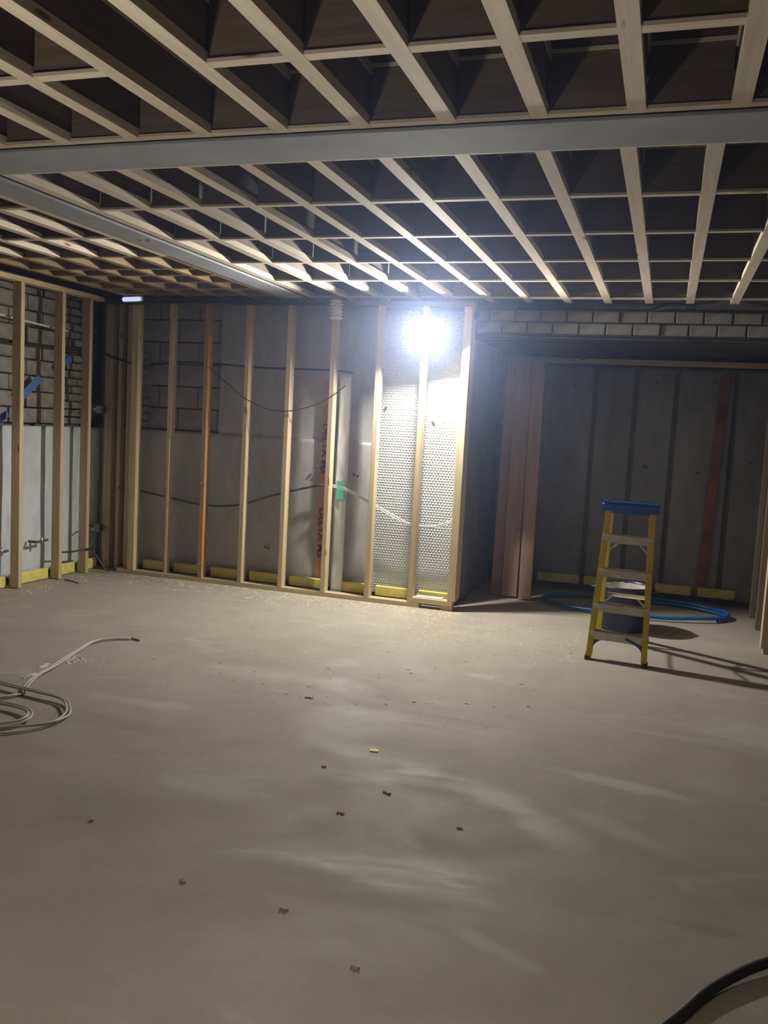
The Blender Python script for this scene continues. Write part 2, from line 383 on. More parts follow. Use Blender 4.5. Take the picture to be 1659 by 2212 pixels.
# ------------------------------------------------------------------ wall behind left studs (wall_left)
wl = struct('wall_left', (-5.66, (Y0+7.7)/2, 1.46), (0.10, 7.7-Y0, 2.92), M['mortar'])
def wchild(o): return o
sheet_l = sheet('membrane', (-5.50, Y0+0.1, 0.06), (0, 7.5-Y0, 0), (0, 0, 1.36), 220, 30, 0.02, M['membrane_pale'], None, 2.2)
sheet_l.parent = wl; sheet_l.location = -Vector(wl.location)
def blocks(parent, axis, fixed, a0, a1, z0, z1, bl, bh, dep=0.05, skip=0.0, mt='block', jit=0.012, name='block'):
    r = 0; z = z0
    while z + bh <= z1 + 1e-6:
        a = a0 - (bl/2 if r % 2 else 0)
        while a < a1 - 0.02:
            s0 = max(a, a0); s1 = min(a+bl-0.012, a1)
            if s1 - s0 > 0.05 and random.random() >= skip:
                j = random.uniform(-jit, jit); L = s1-s0; hh = bh-0.014
                if axis == 'y': c, s = (fixed+j, (s0+s1)/2, z+bh/2), (dep, L, hh)
                else: c, s = ((s0+s1)/2, fixed+j, z+bh/2), (L, dep, hh)
                box(name, c, s, M[mt], parent, 0.006)
            a += bl
        z += bh; r += 1
blocks(wl, 'y', -5.58, 4.6, 7.0, 1.44, 2.75, 0.44, 0.145)
blocks(wl, 'y', -5.57, 7.0, 7.54, 1.44, 2.72, 0.22, 0.075, jit=0.03)
lumber('top_plate', 'y', (-5.345, 2.4, 2.665), 9.9, 0.09, 0.045, M['stud'], wl)
def wstud(x, y, z0, z1, wx, dy, parent, m='stud', name='stud'):
    return lumber(name, 'z', (x, y, (z0+z1)/2), z1-z0, wx, dy, M[m], parent)
for y in (6.225, 6.76, 7.155, 7.53, 7.577, 5.74, 5.3, 4.86, 4.4, 3.95, 3.5, 3.05, 2.6, 2.15, 1.7, 1.25, 0.8, 0.35, -0.1, -0.55, -1.0, -1.45, -1.9):
    wstud(-5.345, y, 0.006, 2.642, 0.09, 0.045, wl)
wstud(-5.215, 7.535, 0.006, 2.642, 0.045, 0.06, wl); wstud(-5.10, 7.52, 0.006, 2.642, 0.05, 0.06, wl)
for (ya, yb) in ((5.78, 6.2), (6.25, 6.735), (6.785, 7.13), (7.18, 7.47)):
    box('foam_strip', (-5.43, (ya+yb)/2, 0.055), (0.045, yb-ya-0.02, 0.10), M['foam'], wl, 0.006, rot=(0, 0, random.uniform(-.03, .03)))
box('foam_strip', (-5.43, 5.5, 0.055), (0.045, 0.42, 0.10), M['foam'], wl, 0.006)

# ------------------------------------------------------------------ back wall: studs in front of membrane
wb = struct('wall_back', (-3.64, 7.72, 1.46), (3.84, 0.10, 2.92), M['mortar'])
def ws(name, *a, **k):
    p = k.pop('par'); o = sheet(name, *a, **k); o.parent = p; o.location = -Vector(p.location); return o
ws('membrane', (-5.50, 7.60, 0.05), (2.98, 0, 0), (0, 0, 1.38), 90, 40, 0.022, M['membrane'], par=wb, sc=2.6)
ws('membrane', (-4.15, 7.612, 1.38), (1.63, 0, 0), (0, 0, 1.30), 60, 36, 0.03, M['membrane'], par=wb, sc=2.6)
blocks(wb, 'x', 7.645, -5.5, -4.0, 1.44, 2.75, 0.44, 0.215, jit=0.01, mt='dullblock')
blocks(wb, 'x', 7.625, -5.38, -4.93, 1.44, 2.3, 0.22, 0.075, jit=0.02)
# silver dimpled foil between the last three studs: a real dimpled sheet
def dimpled(name, x0, x1, z0, z1, y, m, parent, pitch=0.027, dep=0.007):
    bm = bmesh.new(); rows = int((z1-z0)/(pitch*0.87)); cols = int((x1-x0)/pitch)
    sub = 3; nu = cols*sub; nv = rows*sub; g = []
    for j in range(nv+1):
        z = z0+(z1-z0)*j/nv; row = []
        for i in range(nu+1):
            x = x0+(x1-x0)*i/nu
            v = j/sub; k = round(v); u = i/sub + (0.5 if k % 2 else 0); d = math.hypot((u-math.floor(u)-0.5), (v-k))
            h = max(0.0, 1-(d/0.48)**2)
            row.append(bm.verts.new((x, y-h*dep+0.012*noise.noise(Vector((x*2.2, 3, z*1.4))), z)))
        g.append(row)
    for j in range(nv):
        for i in range(nu): bm.faces.new((g[j][i], g[j][i+1], g[j+1][i+1], g[j+1][i]))
    o = link(name, mesh_from(bm, name, m, False), parent); o.location = -Vector(parent.location) if parent else (0, 0, 0); return o
dimpled('dimpled_foil', -2.52, -1.745, 0.06, 2.62, 7.57, M['foil'], wb)['label'] = 'silver dimpled foil sheet'
box('light_block_flap', (-1.722, 7.572, 2.17), (0.05, 0.004, 0.9), M['foil'], wb, 0.001)  # added to block lamp light in the upper part of the slit
lumber('light_block_stud', 'z', (-1.69, 7.502, 1.32), 2.46, 0.068, 0.085, M['stud'], wb)  # added behind the end stud to narrow the slit of lamp light
# bottom plates, blocks, top plate
lumber('bottom_plate', 'x', (-3.545, 7.41, 0.021), 3.13, 0.042, 0.09, M['stud'], wb)
lumber('bottom_plate', 'x', (-1.885, 7.41, 0.066), 0.41, 0.045, 0.09, M['stud'], wb)
lumber('packing_block', 'x', (-1.73, 7.42, 0.021), 0.10, 0.041, 0.085, M['stud'], wb)
lumber('top_plate', 'x', (-3.33, 7.41, 2.655), 3.42, 0.045, 0.09, M['web'], wb)  # darkened plate: shade at the wall top put into the colour
studs = [(-4.955, 0.075, 'stud'), (-4.18, 0.045, 'amber'), (-3.755, 0.045, 'stud'), (-3.335, 0.045, 'stud'), (-2.905, 0.045, 'stud'),
         (-2.475, 0.045, 'stud'), (-2.065, 0.045, 'stud'), (-1.69, 0.07, 'stud')]
for x, wd, mt in studs:
    z0 = 0.089 if x > -2.1 else 0.042
    o = wstud(x, 7.41, z0, 2.632, wd, 0.09, wb, mt)
    if mt == 'amber': o['label'] = 'amber brown stud'
wstud(-4.575, 7.42, 0.042, 1.36, 0.03, 0.06, wb); wstud(-4.605, 7.44, 0.042, 1.05, 0.028, 0.05, wb, 'amber'); wstud(-4.575, 7.43, 1.37, 2.632, 0.045, 0.07, wb)
for z in (0.17, 0.95): box('nail_plate', (-4.18, 7.363, z), (0.07, 0.004, 0.012), M['galv'], wb)
for xa, xb in ((-4.9, -4.62), (-4.55, -4.22), (-4.14, -3.79), (-3.72, -3.37), (-3.3, -2.94), (-2.87, -2.51), (-2.44, -2.1), (-2.03, -1.75)):
    box('foam_strip', ((xa+xb)/2, 7.525, 0.085), (xb-xa, 0.04, 0.09), M['foam'], wb, 0.006)
box('sill_flashing', (-1.90, 7.43, 0.094), (0.25, 0.08, 0.006), M['foil'], wb, 0.002, rot=(0.05, 0.0, 0.02))
# vertical orange tape with dark print
tape = box('orange_tape', (-3.02, 7.568, 1.0), (0.078, 0.004, 1.92), M['orange'], wb)
def text(name, s, size, m, loc, rot, parent, sx=1.0, bold=0.0):
    cu = bpy.data.curves.new(name, 'FONT'); cu.body = s; cu.size = size; cu.extrude = 0.0008; cu.offset = bold; cu.align_x = 'CENTER'; cu.align_y = 'CENTER'
    tmp = bpy.data.objects.new(name, cu); C.objects.link(tmp)
    me = bpy.data.meshes.new_from_object(tmp.evaluated_get(bpy.context.evaluated_depsgraph_get()))
    bpy.data.objects.remove(tmp); me.materials.clear(); me.materials.append(m)
    o = link(name, me, parent); o.location = loc; o.rotation_euler = rot; o.scale = (sx, 1, 1)
    if parent: local(o, parent)
    return o
def plug(x, y, z, parent):
    bm = bmesh.new(); r = bmesh.ops.create_cone(bm, cap_ends=True, segments=8, radius1=0.014, radius2=0.01, depth=0.014)
    bmesh.ops.rotate(bm, matrix=Matrix.Rotation(math.pi/2, 3, 'X'), verts=bm.verts)
    o = link('fixing_plug', mesh_from(bm, 'fixing_plug', M['dark_plastic']), parent); o.location = (x, y, z); return local(o, parent)
for x, z in ((-3.09, 1.175), (-3.05, 1.165), (-2.72, 1.125), (-2.685, 1.115), (-3.59, 0.37), (-3.555, 0.36), (-2.444, 1.75), (-2.00, 1.645), (-1.985, 1.63)):
    plug(x, 7.560, z, wb)
# print on the tape: words read downwards
for z in (1.35, 0.56):
    text('tape_print', 'DELTA MS', 0.088, M['ink'], (-3.02, 7.563, z), (math.pi/2, math.pi/2, 0), wb, 1.18, 0.0015)
# polythene flap hanging beside the stud, teal tape
fl = ws('polythene_flap', (-2.875, 7.50, 0.03), (0.115, 0, 0), (0, 0, 2.0), 8, 60, 0.02, M['poly'], par=wb, sc=9)
fl['label'] = 'clear polythene strip'
box('teal_tape', (-2.815, 7.472, 0.98), (0.07, 0.004, 0.17), M['teal'], wb)

# ------------------------------------------------------------------ alcove beyond the wall end
wal = struct('wall_alcove_left', (-1.85, 8.45, 1.21), (0.12, 1.54, 2.42), M['render'])
ws('membrane', (-1.72, 7.66, 0.0), (0, 1.46, 0), (0, 0, 2.40), 50, 50, 0.03, M['membrane_shaded'], par=wal, sc=3.4)
wab = struct('wall_alcove_back', (-0.45, 9.25, 1.21), (2.9, 0.10, 2.42), M['render'])
def seamed(x0, x1, z0, z1, y, parent):
    cuts = [x0, -0.73, -0.335, 0.05, 0.60, x1]
    for a, b in zip(cuts, cuts[1:]):
        o = ws('membrane_panel', (a+0.022, y, z0), (b-a-0.044, 0, 0), (0, 0, z1-z0), 24, 50, 0.02, M['membrane_shaded'], par=parent, sc=3.0)
    for a in cuts[1:-1]:
        box('seam_batten', (a, y+0.03, (z0+z1)/2), (0.05, 0.02, z1-z0), M['mortar'], parent)
seamed(-1.68, 0.93, 0.05, 2.30, 9.12, wab)
lumber('top_plate', 'x', (-0.36, 9.10, 2.345), 2.5, 0.05, 0.09, M['stud'], wab)
box('orange_tape', (0.46, 9.085, 1.22), (0.085, 0.004, 2.05), M['shadetape'], wab, rot=(0, math.radians(1.5), 0))
for xa, xb in ((-1.18, -0.75), (-0.7, -0.36), (0.0, 0.34), (0.40, 0.75)):
    box('foam_strip', ((xa+xb)/2, 9.07, 0.12), (xb-xa, 0.04, 0.09), M['foam'], wab, 0.006)
for x, z in ((-0.93, 2.1), (-0.96, 1.35), (-0.18, 1.32), (-0.14, 2.156), (0.395, 2.175), (0.313, 1.29), (0.774, 1.42), (-0.2, 1.325)):
    plug(x, 9.085, z, wab)
war = struct('wall_alcove_right', (1.02, 8.24, 1.21), (0.10, 1.92, 2.42), M['render'])
ws('membrane', (0.955, 9.2, 0.0), (0, -1.94, 0), (0, 0, 2.40), 50, 50, 0.02, M['membrane_shaded'], par=war, sc=3.0)
cal = struct('ceiling_alcove', (-0.4, 8.47, 2.47), (2.9, 1.66, 0.08), M['darksteel'])
for k in range(6):
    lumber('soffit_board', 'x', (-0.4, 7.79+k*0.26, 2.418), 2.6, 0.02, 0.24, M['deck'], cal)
# bulkhead of blocks over the opening
bh = struct('trim_1', (0.80, 7.70, 2.67), (5.0, 0.08, 0.48), M['mortar'])
blocks(bh, 'x', 7.645, -1.66, 3.2, 2.44, 2.70, 0.22, 0.105, jit=0.008)
lin = tag(box('steel_lintel', (-0.38, 7.70, 2.412), (2.75, 0.20, 0.02), M['darksteel'], None, 0.003), 'dark steel plate lintel spanning the alcove opening under the blocks', 'lintel')

# ------------------------------------------------------------------ right stud wall
wr = struct('wall_right', (2.12, 7.42, 1.46), (2.3, 0.06, 2.92), M['render'])
for k, x in enumerate((0.838, 1.28, 1.70, 2.12, 2.54, 2.96)): wstud(x, 7.20, 0.044, 2.60, 0.045 if k else 0.06, 0.09, wr)
lumber('bottom_plate', 'x', (2.03, 7.20, 0.022), 2.4, 0.044, 0.09, M['stud'], wr)
lumber('top_plate', 'x', (2.03, 7.20, 2.622), 2.4, 0.044, 0.09, M['stud'], wr)
wstud(0.855, 7.33, 0.0, 2.40, 0.03, 0.13, wr)
wstud(0.875, 7.55, 0.0, 2.40, 0.045, 0.09, wr, 'web'); wstud(0.875, 8.1, 0.0, 2.40, 0.045, 0.09, wr, 'web'); wstud(0.875, 8.65, 0.0, 2.40, 0.045, 0.09, wr, 'web')
ws('membrane', (0.95, 7.36, 0.03), (2.25, 0, 0), (0, 0, 2.6), 50, 40, 0.02, M['membrane'], par=wr, sc=2.6)
ws2 = struct('wall_far_right', (3.35, 2.55, 1.46), (0.10, 10.3, 2.92), M['render'])
wre = struct('wall_rear', (-1.16, -2.65, 1.46), (8.92, 0.10, 2.92), M['render'])

# ------------------------------------------------------------------ boards leaning in the alcove
for k, (x, y, wd, lean, lab) in enumerate(((-1.475, 8.36, 0.10, 0.05, 'narrow pinkish timber board, left one of the three in the alcove'),
                                   (-1.345, 8.30, 0.15, 0.06, 'wide pinkish timber board standing between two others in the alcove'),
                                   (-1.195, 8.25, 0.12, 0.065, 'pinkish timber board nearest the dark opening, with a dark split near its foot'))):
    o = lumber('timber_board', 'z', (x, y+1.15*math.sin(lean), 1.16+0.005), 2.30, wd, 0.022, M['plank'], None)
    o.rotation_euler = (-lean, math.radians(-0.5*k), 0)
    tag(o, lab, 'board', 'boards leaning in the alcove')
    if k == 2:
        s = box('split', (x, y+0.005, 0.155), (0.11, 0.003, 0.006), M['ink'], None, rot=(0, 0.1, 0))
        s.parent = o; s.matrix_parent_inverse = (Matrix.LocRotScale(o.location, o.rotation_euler, o.scale)).inverted()

# ------------------------------------------------------------------ floodlight
fe = empty('floodlight', LAMP, 'blazing white floodlight fixed to the stud beside the foil panel', 'lamp')
rq = LDIR.to_track_quat('-Z', 'Y').to_matrix()
def lampbox(nm, off, s, m, bev=0.004):
    bm = bmesh.new(); box_bm(bm, off, s)
    if bev: bmesh.ops.bevel(bm, geom=bm.edges[:], offset=bev, segments=1, affect='EDGES')
    bmesh.ops.transform(bm, matrix=rq.to_4x4(), verts=bm.verts)
    return link(nm, mesh_from(bm, nm, m), fe)
lampbox('housing', (0, 0, 0.035), (0.30, 0.25, 0.05), M['dark_plastic'])
lampbox('glass', (0, 0, 0.004), (0.26, 0.21, 0.008), M['lens'], 0.0)
for s in (-1, 1):
    lampbox('bezel', (s*0.142, 0, -0.028), (0.016, 0.25, 0.085), M['dark_plastic'], 0.002)
    lampbox('bezel', (0, s*0.117, -0.028), (0.268, 0.016, 0.085), M['dark_plastic'], 0.002)
for k in range(6): lampbox('cooling_fin', ((k-2.5)*0.035, 0, 0.07), (0.006, 0.15, 0.025), M['dark_plastic'], 0.0)
bm = bmesh.new()
beam_between(bm, (-0.125, 0.03, 0.03), (-0.125, 0.12, 0.05), 0.005, 0.03); beam_between(bm, (0.125, 0.03, 0.03), (0.125, 0.12, 0.05), 0.005, 0.03)
beam_between(bm, (-0.128, 0.12, 0.05), (0.128, 0.12, 0.05), 0.03, 0.005, Vector((0, 0, 1))); beam_between(bm, (-0.065, 0.12, 0.05), (-0.065, 0.19, 0.05), 0.03, 0.03)
link('bracket', mesh_from(bm, 'bracket', M['dark_plastic']), fe)

# ------------------------------------------------------------------ small lit fitting in the corner
fx = empty('batten_light', (-4.96, 7.31, 2.66), 'small bluish lit batten lamp high in the left corner', 'lamp')
box('body', (-4.96, 7.325, 2.668), (0.22, 0.03, 0.05), M['white_plastic'], fx, 0.006, rot=(0, math.radians(-2), 0))
box('diffuser', (-4.96, 7.295, 2.662), (0.20, 0.035, 0.04), M['strip'], fx, 0.012, rot=(0, math.radians(-2), 0))
# body of the added off frame fill strip for the near half of the room
sx = empty('fill_strip', (-0.9, 0.55, 2.64), 'added fill strip light under the joists, out of frame', 'lamp')
box('body', (-0.9, 0.55, 2.66), (1.6, 0.09, 0.05), M['white_plastic'], sx, 0.01)
for s in (-1, 1): box('end_cap', (-0.9+s*0.81, 0.55, 2.655), (0.03, 0.10, 0.07), M['dark_plastic'], sx, 0.01)

ug = empty('fill_uplight', (-2.0, 1.00, 0), 'added fill light turned up at the ceiling, out of frame left of the camera', 'lamp')
box('housing', (-2.0, 1.00, 0.19), (0.34, 0.26, 0.06), M['yellow'], ug, 0.01)
box('glass', (-2.0, 1.00, 0.225), (0.28, 0.21, 0.008), M['white_plastic'], ug, 0.002)
for s_ in (-1, 1):
    tube('stand', [(-2.0+s_*0.2, 0.83, 0.014), (-2.0+s_*0.2, 0.95, 0.10), (-2.0+s_*0.19, 1.00, 0.19)], 0.012, M['dark_plastic'], ug)
    tube('foot', [(-2.0+s_*0.2, 0.81, 0.013), (-2.0+s_*0.2, 1.19, 0.013)], 0.012, M['dark_plastic'], ug, straight=True)

# ------------------------------------------------------------------ corrugated white hose hanging by the stud
ch_ = empty('corrugated_hose', (-2.87, 7.31, 2.5), 'short white corrugated hose hanging from the ceiling above the taped stud', 'hose')
bm = bmesh.new(); prof = []
for k in range(6):
    z = k*0.03; prof += [(0.036, z), (0.060, z+0.010), (0.060, z+0.016), (0.036, z+0.025)]
lathe_bm(bm, prof, 20); link('ribbed_tube', mesh_from(bm, 'ribbed_tube', M['white_plastic'], False), ch_)
bm = bmesh.new(); lathe_bm(bm, [(0.04, 0.178), (0.06, 0.18), (0.06, 0.197), (0.04, 0.2)], 20)
link('collar', mesh_from(bm, 'collar', M['red']), ch_)['label'] = 'red collar'

# ------------------------------------------------------------------ cables on the walls
tag(tube('wall_cable', [(-5.47, 4.8, 2.13), (-5.41, 5.6, 2.12), (-5.41, 6.04, 2.133), (-5.41, 6.8, 2.151), (-5.41, 7.27, 2.15), (-5.40, 7.48, 2.15), (-5.25, 7.50, 2.11),
      (-4.92, 7.485, 2.05), (-4.635, 7.49, 2.09), (-4.23, 7.49, 2.094), (-3.764, 7.49, 2.073), (-3.384, 7.49, 2.067), (-2.946, 7.49, 2.068), (-2.743, 7.49, 2.05)], 0.011, M['black']),
    'thick black cable run along left and back walls behind the studs', 'cable')
tag(tube('sagging_cable', [(-4.14, 7.36, 2.06), (-4.106, 7.352, 2.022), (-3.93, 7.35, 1.899), (-3.758, 7.35, 1.778), (-3.565, 7.35, 1.70), (-3.4, 7.35, 1.674), (-3.239, 7.35, 1.69),
      (-3.015, 7.35, 1.758), (-2.884, 7.35, 1.834), (-2.80, 7.355, 1.90), (-2.77, 7.36, 1.93)], 0.0045, M['black']),
    'thin black cable sagging in a loop across the back wall studs', 'cable')
tag(tube('low_cable', [(-5.2, 7.50, 0.83), (-4.908, 7.51, 0.81), (-4.617, 7.51, 0.772), (-4.203, 7.51, 0.731), (-3.853, 7.51, 0.763), (-3.468, 7.51, 0.89), (-3.048, 7.51, 1.005), (-2.93, 7.51, 1.008)], 0.010, M['dark_plastic']),
    'dark grey cable waving low behind the back wall studs', 'cable')
e = empty('twin_cable', (-2.4, 7.47, 0.0), 'pale twin cable drooping in front of the silver foil panel', 'cable')
for dz in (0, 0.016):
    tube('strand', [(-2.90, 7.475, 1.008+dz), (-2.75, 7.475, 0.981+dz), (-2.541, 7.475, 0.891+dz), (-2.463, 7.475, 0.855+dz), (-2.291, 7.475, 0.772+dz*1.3), (-2.135, 7.475, 0.722+dz*.6),
          (-1.942, 7.475, 0.715+dz*.4), (-1.80, 7.475, 0.750+dz), (-1.73, 7.472, 0.79+dz)], 0.006, M['white_cable'], e)
tag(tube('ceiling_cable', [(-1.3, 7.56, 2.66), (-1.064, 7.56, 2.668), (-0.911, 7.56, 2.694), (-0.755, 7.56, 2.646), (-0.491, 7.56, 2.637), (-0.235, 7.56, 2.646), (-0.095, 7.56, 2.695), (0.031, 7.56, 2.69),
      (0.124, 7.56, 2.64), (0.671, 7.56, 2.632), (1.5, 7.56, 2.64)], 0.009, M['black']), 'black cable looping under the joist ends above the alcove', 'cable')
tag(tube('thin_pipe', [(-5.44, 5.7, 2.37), (-5.44, 6.09, 2.357), (-5.44, 6.6, 2.332), (-5.44, 7.0, 2.32)], 0.008, M['white_cable']), 'thin white pipe high on the left wall behind the studs', 'pipe')
tag(tube('spare_conduit', [(-5.0, 7.33, 2.63), (-4.4, 7.345, 2.645), (-3.8, 7.345, 2.64), (-3.2, 7.345, 2.64), (-2.98, 7.345, 2.64)], 0.014, M['black']), 'black conduit along the top of the back wall', 'conduit')

# left wall fittings
def strap(name, c, L, wd, ang, label):
    o = box(name, c, (0.004, L, wd), M['bluetape'], None, rot=(ang, 0, 0)); return tag(o, label, 'tape')
strap('blue_tape', (-5.468, 6.54, 1.77), 0.28, 0.075, math.radians(38), 'blue tape strip slanting on the left wall between the first two studs')
strap('blue_tape', (-5.468, 6.13, 1.47), 0.26, 0.06, math.radians(24), 'blue tape strip at the left edge of the photo')
strap('blue_tape', (-5.50, 7.03, 2.02), 0.24, 0.07, math.radians(30), 'dull blue tape under the thick black cable on the left wall')
def backbox(y, z, lab):
    e = empty('back_box', (-5.36, y, z), lab, 'electrical box')
    bm = bmesh.new(); box_bm(bm, (0, 0, 0), (0.05, 0.15, 0.08)); bmesh.ops.bevel(bm, geom=bm.edges[:], offset=0.006, segments=1, affect='EDGES')
    link('box', mesh_from(bm, 'box', M['dark_plastic']), e)
    for s in (-1, 1):
        bm = bmesh.new(); box_bm(bm, (0.02, s*0.095, 0), (0.006, 0.04, 0.03)); link('lug', mesh_from(bm, 'lug', M['galv']), e)
    tube('tail', [(-5.36, y-0.03, z+0.02), (-5.38, y-0.12, z+0.03), (-5.40, y-0.2, z-0.01)], 0.007, M['black'], e)
backbox(7.38, 1.60, 'dark electrical box high between the corner studs of the left wall')
backbox(7.38, 0.42, 'dark electrical box low between the corner studs of the left wall')
def spout(y, z, lab):
    e = empty('pipe_stub', (-5.42, y, z), lab, 'pipe')
    tube('pipe', [(-5.47, y-0.05, z), (-5.40, y-0.05, z), (-5.385, y-0.04, z), (-5.385, y+0.10, z+0.005)], 0.012, M['dark_plastic'], e)
    tube('valve', [(-5.385, y+0.02, z-0.03), (-5.385, y+0.02, z+0.04)], 0.014, M['galv'], e, straight=True)
spout(6.07, 0.33, 'small pipe stub at the left edge low on the left wall')
spout(6.58, 0.37, 'small pipe stub with a valve low between the first two studs')
tag(tube('dark_rod', [(-5.33, 6.79, 0.25), (-5.33, 6.95, 0.235), (-5.28, 7.10, 0.245), (-5.27, 7.20, 0.245)], 0.008, M['black']), 'dark cable bridging two studs low on the left wall', 'cable')
tag(tube('leaning_rod', [(-5.27, 7.19, 0.24), (-5.18, 7.28, 0.03), (-5.16, 7.31, 0.008)], 0.007, M['dark_plastic'], straight=True), 'thin dark rod leaning from the stud to the floor in the left corner', 'rod')
tag(tube('floor_offcut', [(-5.22, 6.72, 0.013), (-5.12, 6.70, 0.012), (-5.02, 6.66, 0.010)], 0.006, M['black']), 'short black cable offcut on the grey strip by the left studs', 'cable')

# ------------------------------------------------------------------ ladder
lad = empty('step_ladder', (-0.22, 6.7, 0), 'yellow fibreglass step ladder with blue top and aluminium treads', 'ladder')
L0 = Vector(lad.location)
def lbar(nm, segs, m, parent=lad):
    bm = bmesh.new()
    for a, b, wx, ly in segs: beam_between(bm, Vector(a)-L0, Vector(b)-L0, wx, ly)
    return link(nm, mesh_from(bm, nm, m), parent)
FB = {-1: Vector((-0.432, 6.335, 0.0)), 1: Vector((-0.012, 6.300, 0.0))}
FT = {-1: Vector((-0.385, 6.60, 1.07)), 1: Vector((-0.035, 6.575, 1.07))}
RB = {-1: Vector((-0.425, 7.13, 0.0)), 1: Vector((-0.02, 7.095, 0.0))}
RT = {-1: Vector((-0.375, 6.72, 1.05)), 1: Vector((-0.045, 6.695, 1.05))}
def rail(nm, B, T, s, depth):
    b = B[s]+Vector((0, 0, 0.02)); t = T[s]; dy = Vector((0, depth/2, 0)); dx = Vector((-s*0.019, 0, 0))
    o = lbar(nm, [(b, t, 0.004, depth), (b-dy+dx, t-dy+dx, 0.040, 0.004), (b+dy+dx, t+dy+dx, 0.040, 0.004)], M['yellow'])
    f = lbar('rubber_foot', [(B[s]+Vector((-s*0.01, 0, 0.0)), B[s]+Vector((-s*0.01, 0, 0.03)), 0.036, depth+0.012)], M['black'], o)
    return o
for s in (-1, 1): rail('front_rail', FB, FT, s, 0.062); rail('rear_rail', RB, RT, s, 0.045)
def at(B, T, s, z): return B[s] + (T[s]-B[s])*(z/T[s].z)
for z in (0.885, 0.64, 0.395, 0.20):
    a = at(FB, FT, -1, z)+Vector((0.006, 0.0, 0)); b = at(FB, FT, 1, z)-Vector((0.006, 0, 0))
    bm = bmesh.new(); A = a-L0; B_ = b-L0
    beam_between(bm, A, B_, 0.006, 0.082, Vector((0, 0, 1)))
    for q in (-1, 1):
        o_ = Vector((0, q*0.040, -0.026)); beam_between(bm, A+o_, B_+o_, 0.055, 0.004, Vector((0, 0, 1)))
    for q in range(5):
        o_ = Vector((0, (q-2)*0.015, 0.0045)); beam_between(bm, A+o_, B_+o_, 0.003, 0.005, Vector((0, 0, 1)))
    link('tread', mesh_from(bm, 'tread', M['alu']), lad)
for z in (0.80, 0.36):
    a = at(RB, RT, -1, z); b = at(RB, RT, 1, z)
    o = lbar('rear_bar', [(a, b, 0.03, 0.004), (a+Vector((0, 0.012, 0.013)), b+Vector((0, 0.012, 0.013)), 0.004, 0.025)], M['alu'])
    for p, s in ((a, 1), (b, -1)):
        bm = bmesh.new()
        beam_between(bm, p-L0+Vector((s*0.09, 0, -0.005)), p-L0+Vector((s*0.004, 0, -0.085)), 0.014, 0.004)
        link('corner_brace', mesh_from(bm, 'corner_brace', M['alu']), o)
for s in (-1, 1):     # spreaders and curved blue foot braces
    a = at(FB, FT, s, 0.62); b = at(RB, RT, s, 0.60); mid = (a+b)/2+Vector((-s*0.02, 0, -0.03))
    bm = bmesh.new()
    for p, q in ((a, mid), (mid, b)): beam_between(bm, p-L0, q-L0, 0.003, 0.02)
    link('spreader', mesh_from(bm, 'spreader', M['galv']), lad)
    P0 = at(FB, FT, s, 0.035)+Vector((-s*0.02, 0, 0)); P3 = at(FB, FT, s, 0.178)+Vector((-s*0.15, 0, 0))
    P1 = at(FB, FT, s, 0.11)+Vector((-s*0.035, 0, 0)); P2 = at(FB, FT, s, 0.15)+Vector((-s*0.08, 0, 0))
    path = smooth_path([P0, P1, P2, P3], 5); bm = bmesh.new()
    for p, q in zip(path, path[1:]): beam_between(bm, p-L0, q-L0+(q-p)*0.15, 0.02, 0.05, Vector((0, 1, 0)).cross((q-p).normalized()))
    link('foot_brace', mesh_from(bm, 'foot_brace', M['blue']), lad)['label'] = 'blue curved brace'
bm = bmesh.new()
top_c = Vector((-0.21, 6.645, 1.085))-L0
for v in box_bm(bm, top_c, (0.405, 0.19, 0.075)): pass
bmesh.ops.bevel(bm, geom=bm.edges[:], offset=0.012, segments=3, affect='EDGES')
bmesh.ops.rotate(bm, cent=top_c, matrix=Matrix.Rotation(math.radians(-5), 3, 'Z'), verts=bm.verts)
cap = link('top_cap', mesh_from(bm, 'top_cap', M['blue']), lad); cap['label'] = 'blue top cap'
bm = bmesh.new()
for q in (-1, 1):
    box_bm(bm, top_c+Vector((0, q*0.085, 0.041)), (0.36, 0.01, 0.01))
for q in (-1, 1): box_bm(bm, top_c+Vector((q*0.18, 0, 0.041)), (0.01, 0.16, 0.01))
bmesh.ops.rotate(bm, cent=top_c, matrix=Matrix.Rotation(math.radians(-5), 3, 'Z'), verts=bm.verts)
link('tray_lip', mesh_from(bm, 'tray_lip', M['blue']), cap)

# ------------------------------------------------------------------ bucket behind the ladder
bk = empty('bucket', (-0.24, 7.5, 0), 'navy plastic bucket lined with dried plaster behind the ladder', 'bucket')
bm = bmesh.new(); lathe_bm(bm, [(0.185, 0.0), (0.195, 0.01), (0.215, 0.35), (0.226, 0.355), (0.228, 0.374), (0.218, 0.378), (0.212, 0.374), (0.208, 0.35), (0.18, 0.02)], 40)
link('shell', mesh_from(bm, 'shell', M['bucket'], True), bk)
bm = bmesh.new(); seg = 40; rings = []
for r_, z_ in ((0.2085, 0.366), (0.201, 0.30), (0.194, 0.22), (0.12, 0.19), (0.0, 0.18)):
    rings.append([bm.verts.new((r_*math.cos(2*math.pi*k/seg), r_*math.sin(2*math.pi*k/seg), z_+(0.012*math.sin(k*2.3) if z_ < .25 else -abs(0.010*math.sin(k*1.7))))) for k in range(seg)])
for a, b in zip(rings, rings[1:]):
    for k in range(seg): bm.faces.new((a[k], a[(k+1) % seg], b[(k+1) % seg], b[k]))
bmesh.ops.remove_doubles(bm, verts=bm.verts, dist=1e-4)
link('plaster_lining', mesh_from(bm, 'plaster_lining', M['plaster'], True), bk)
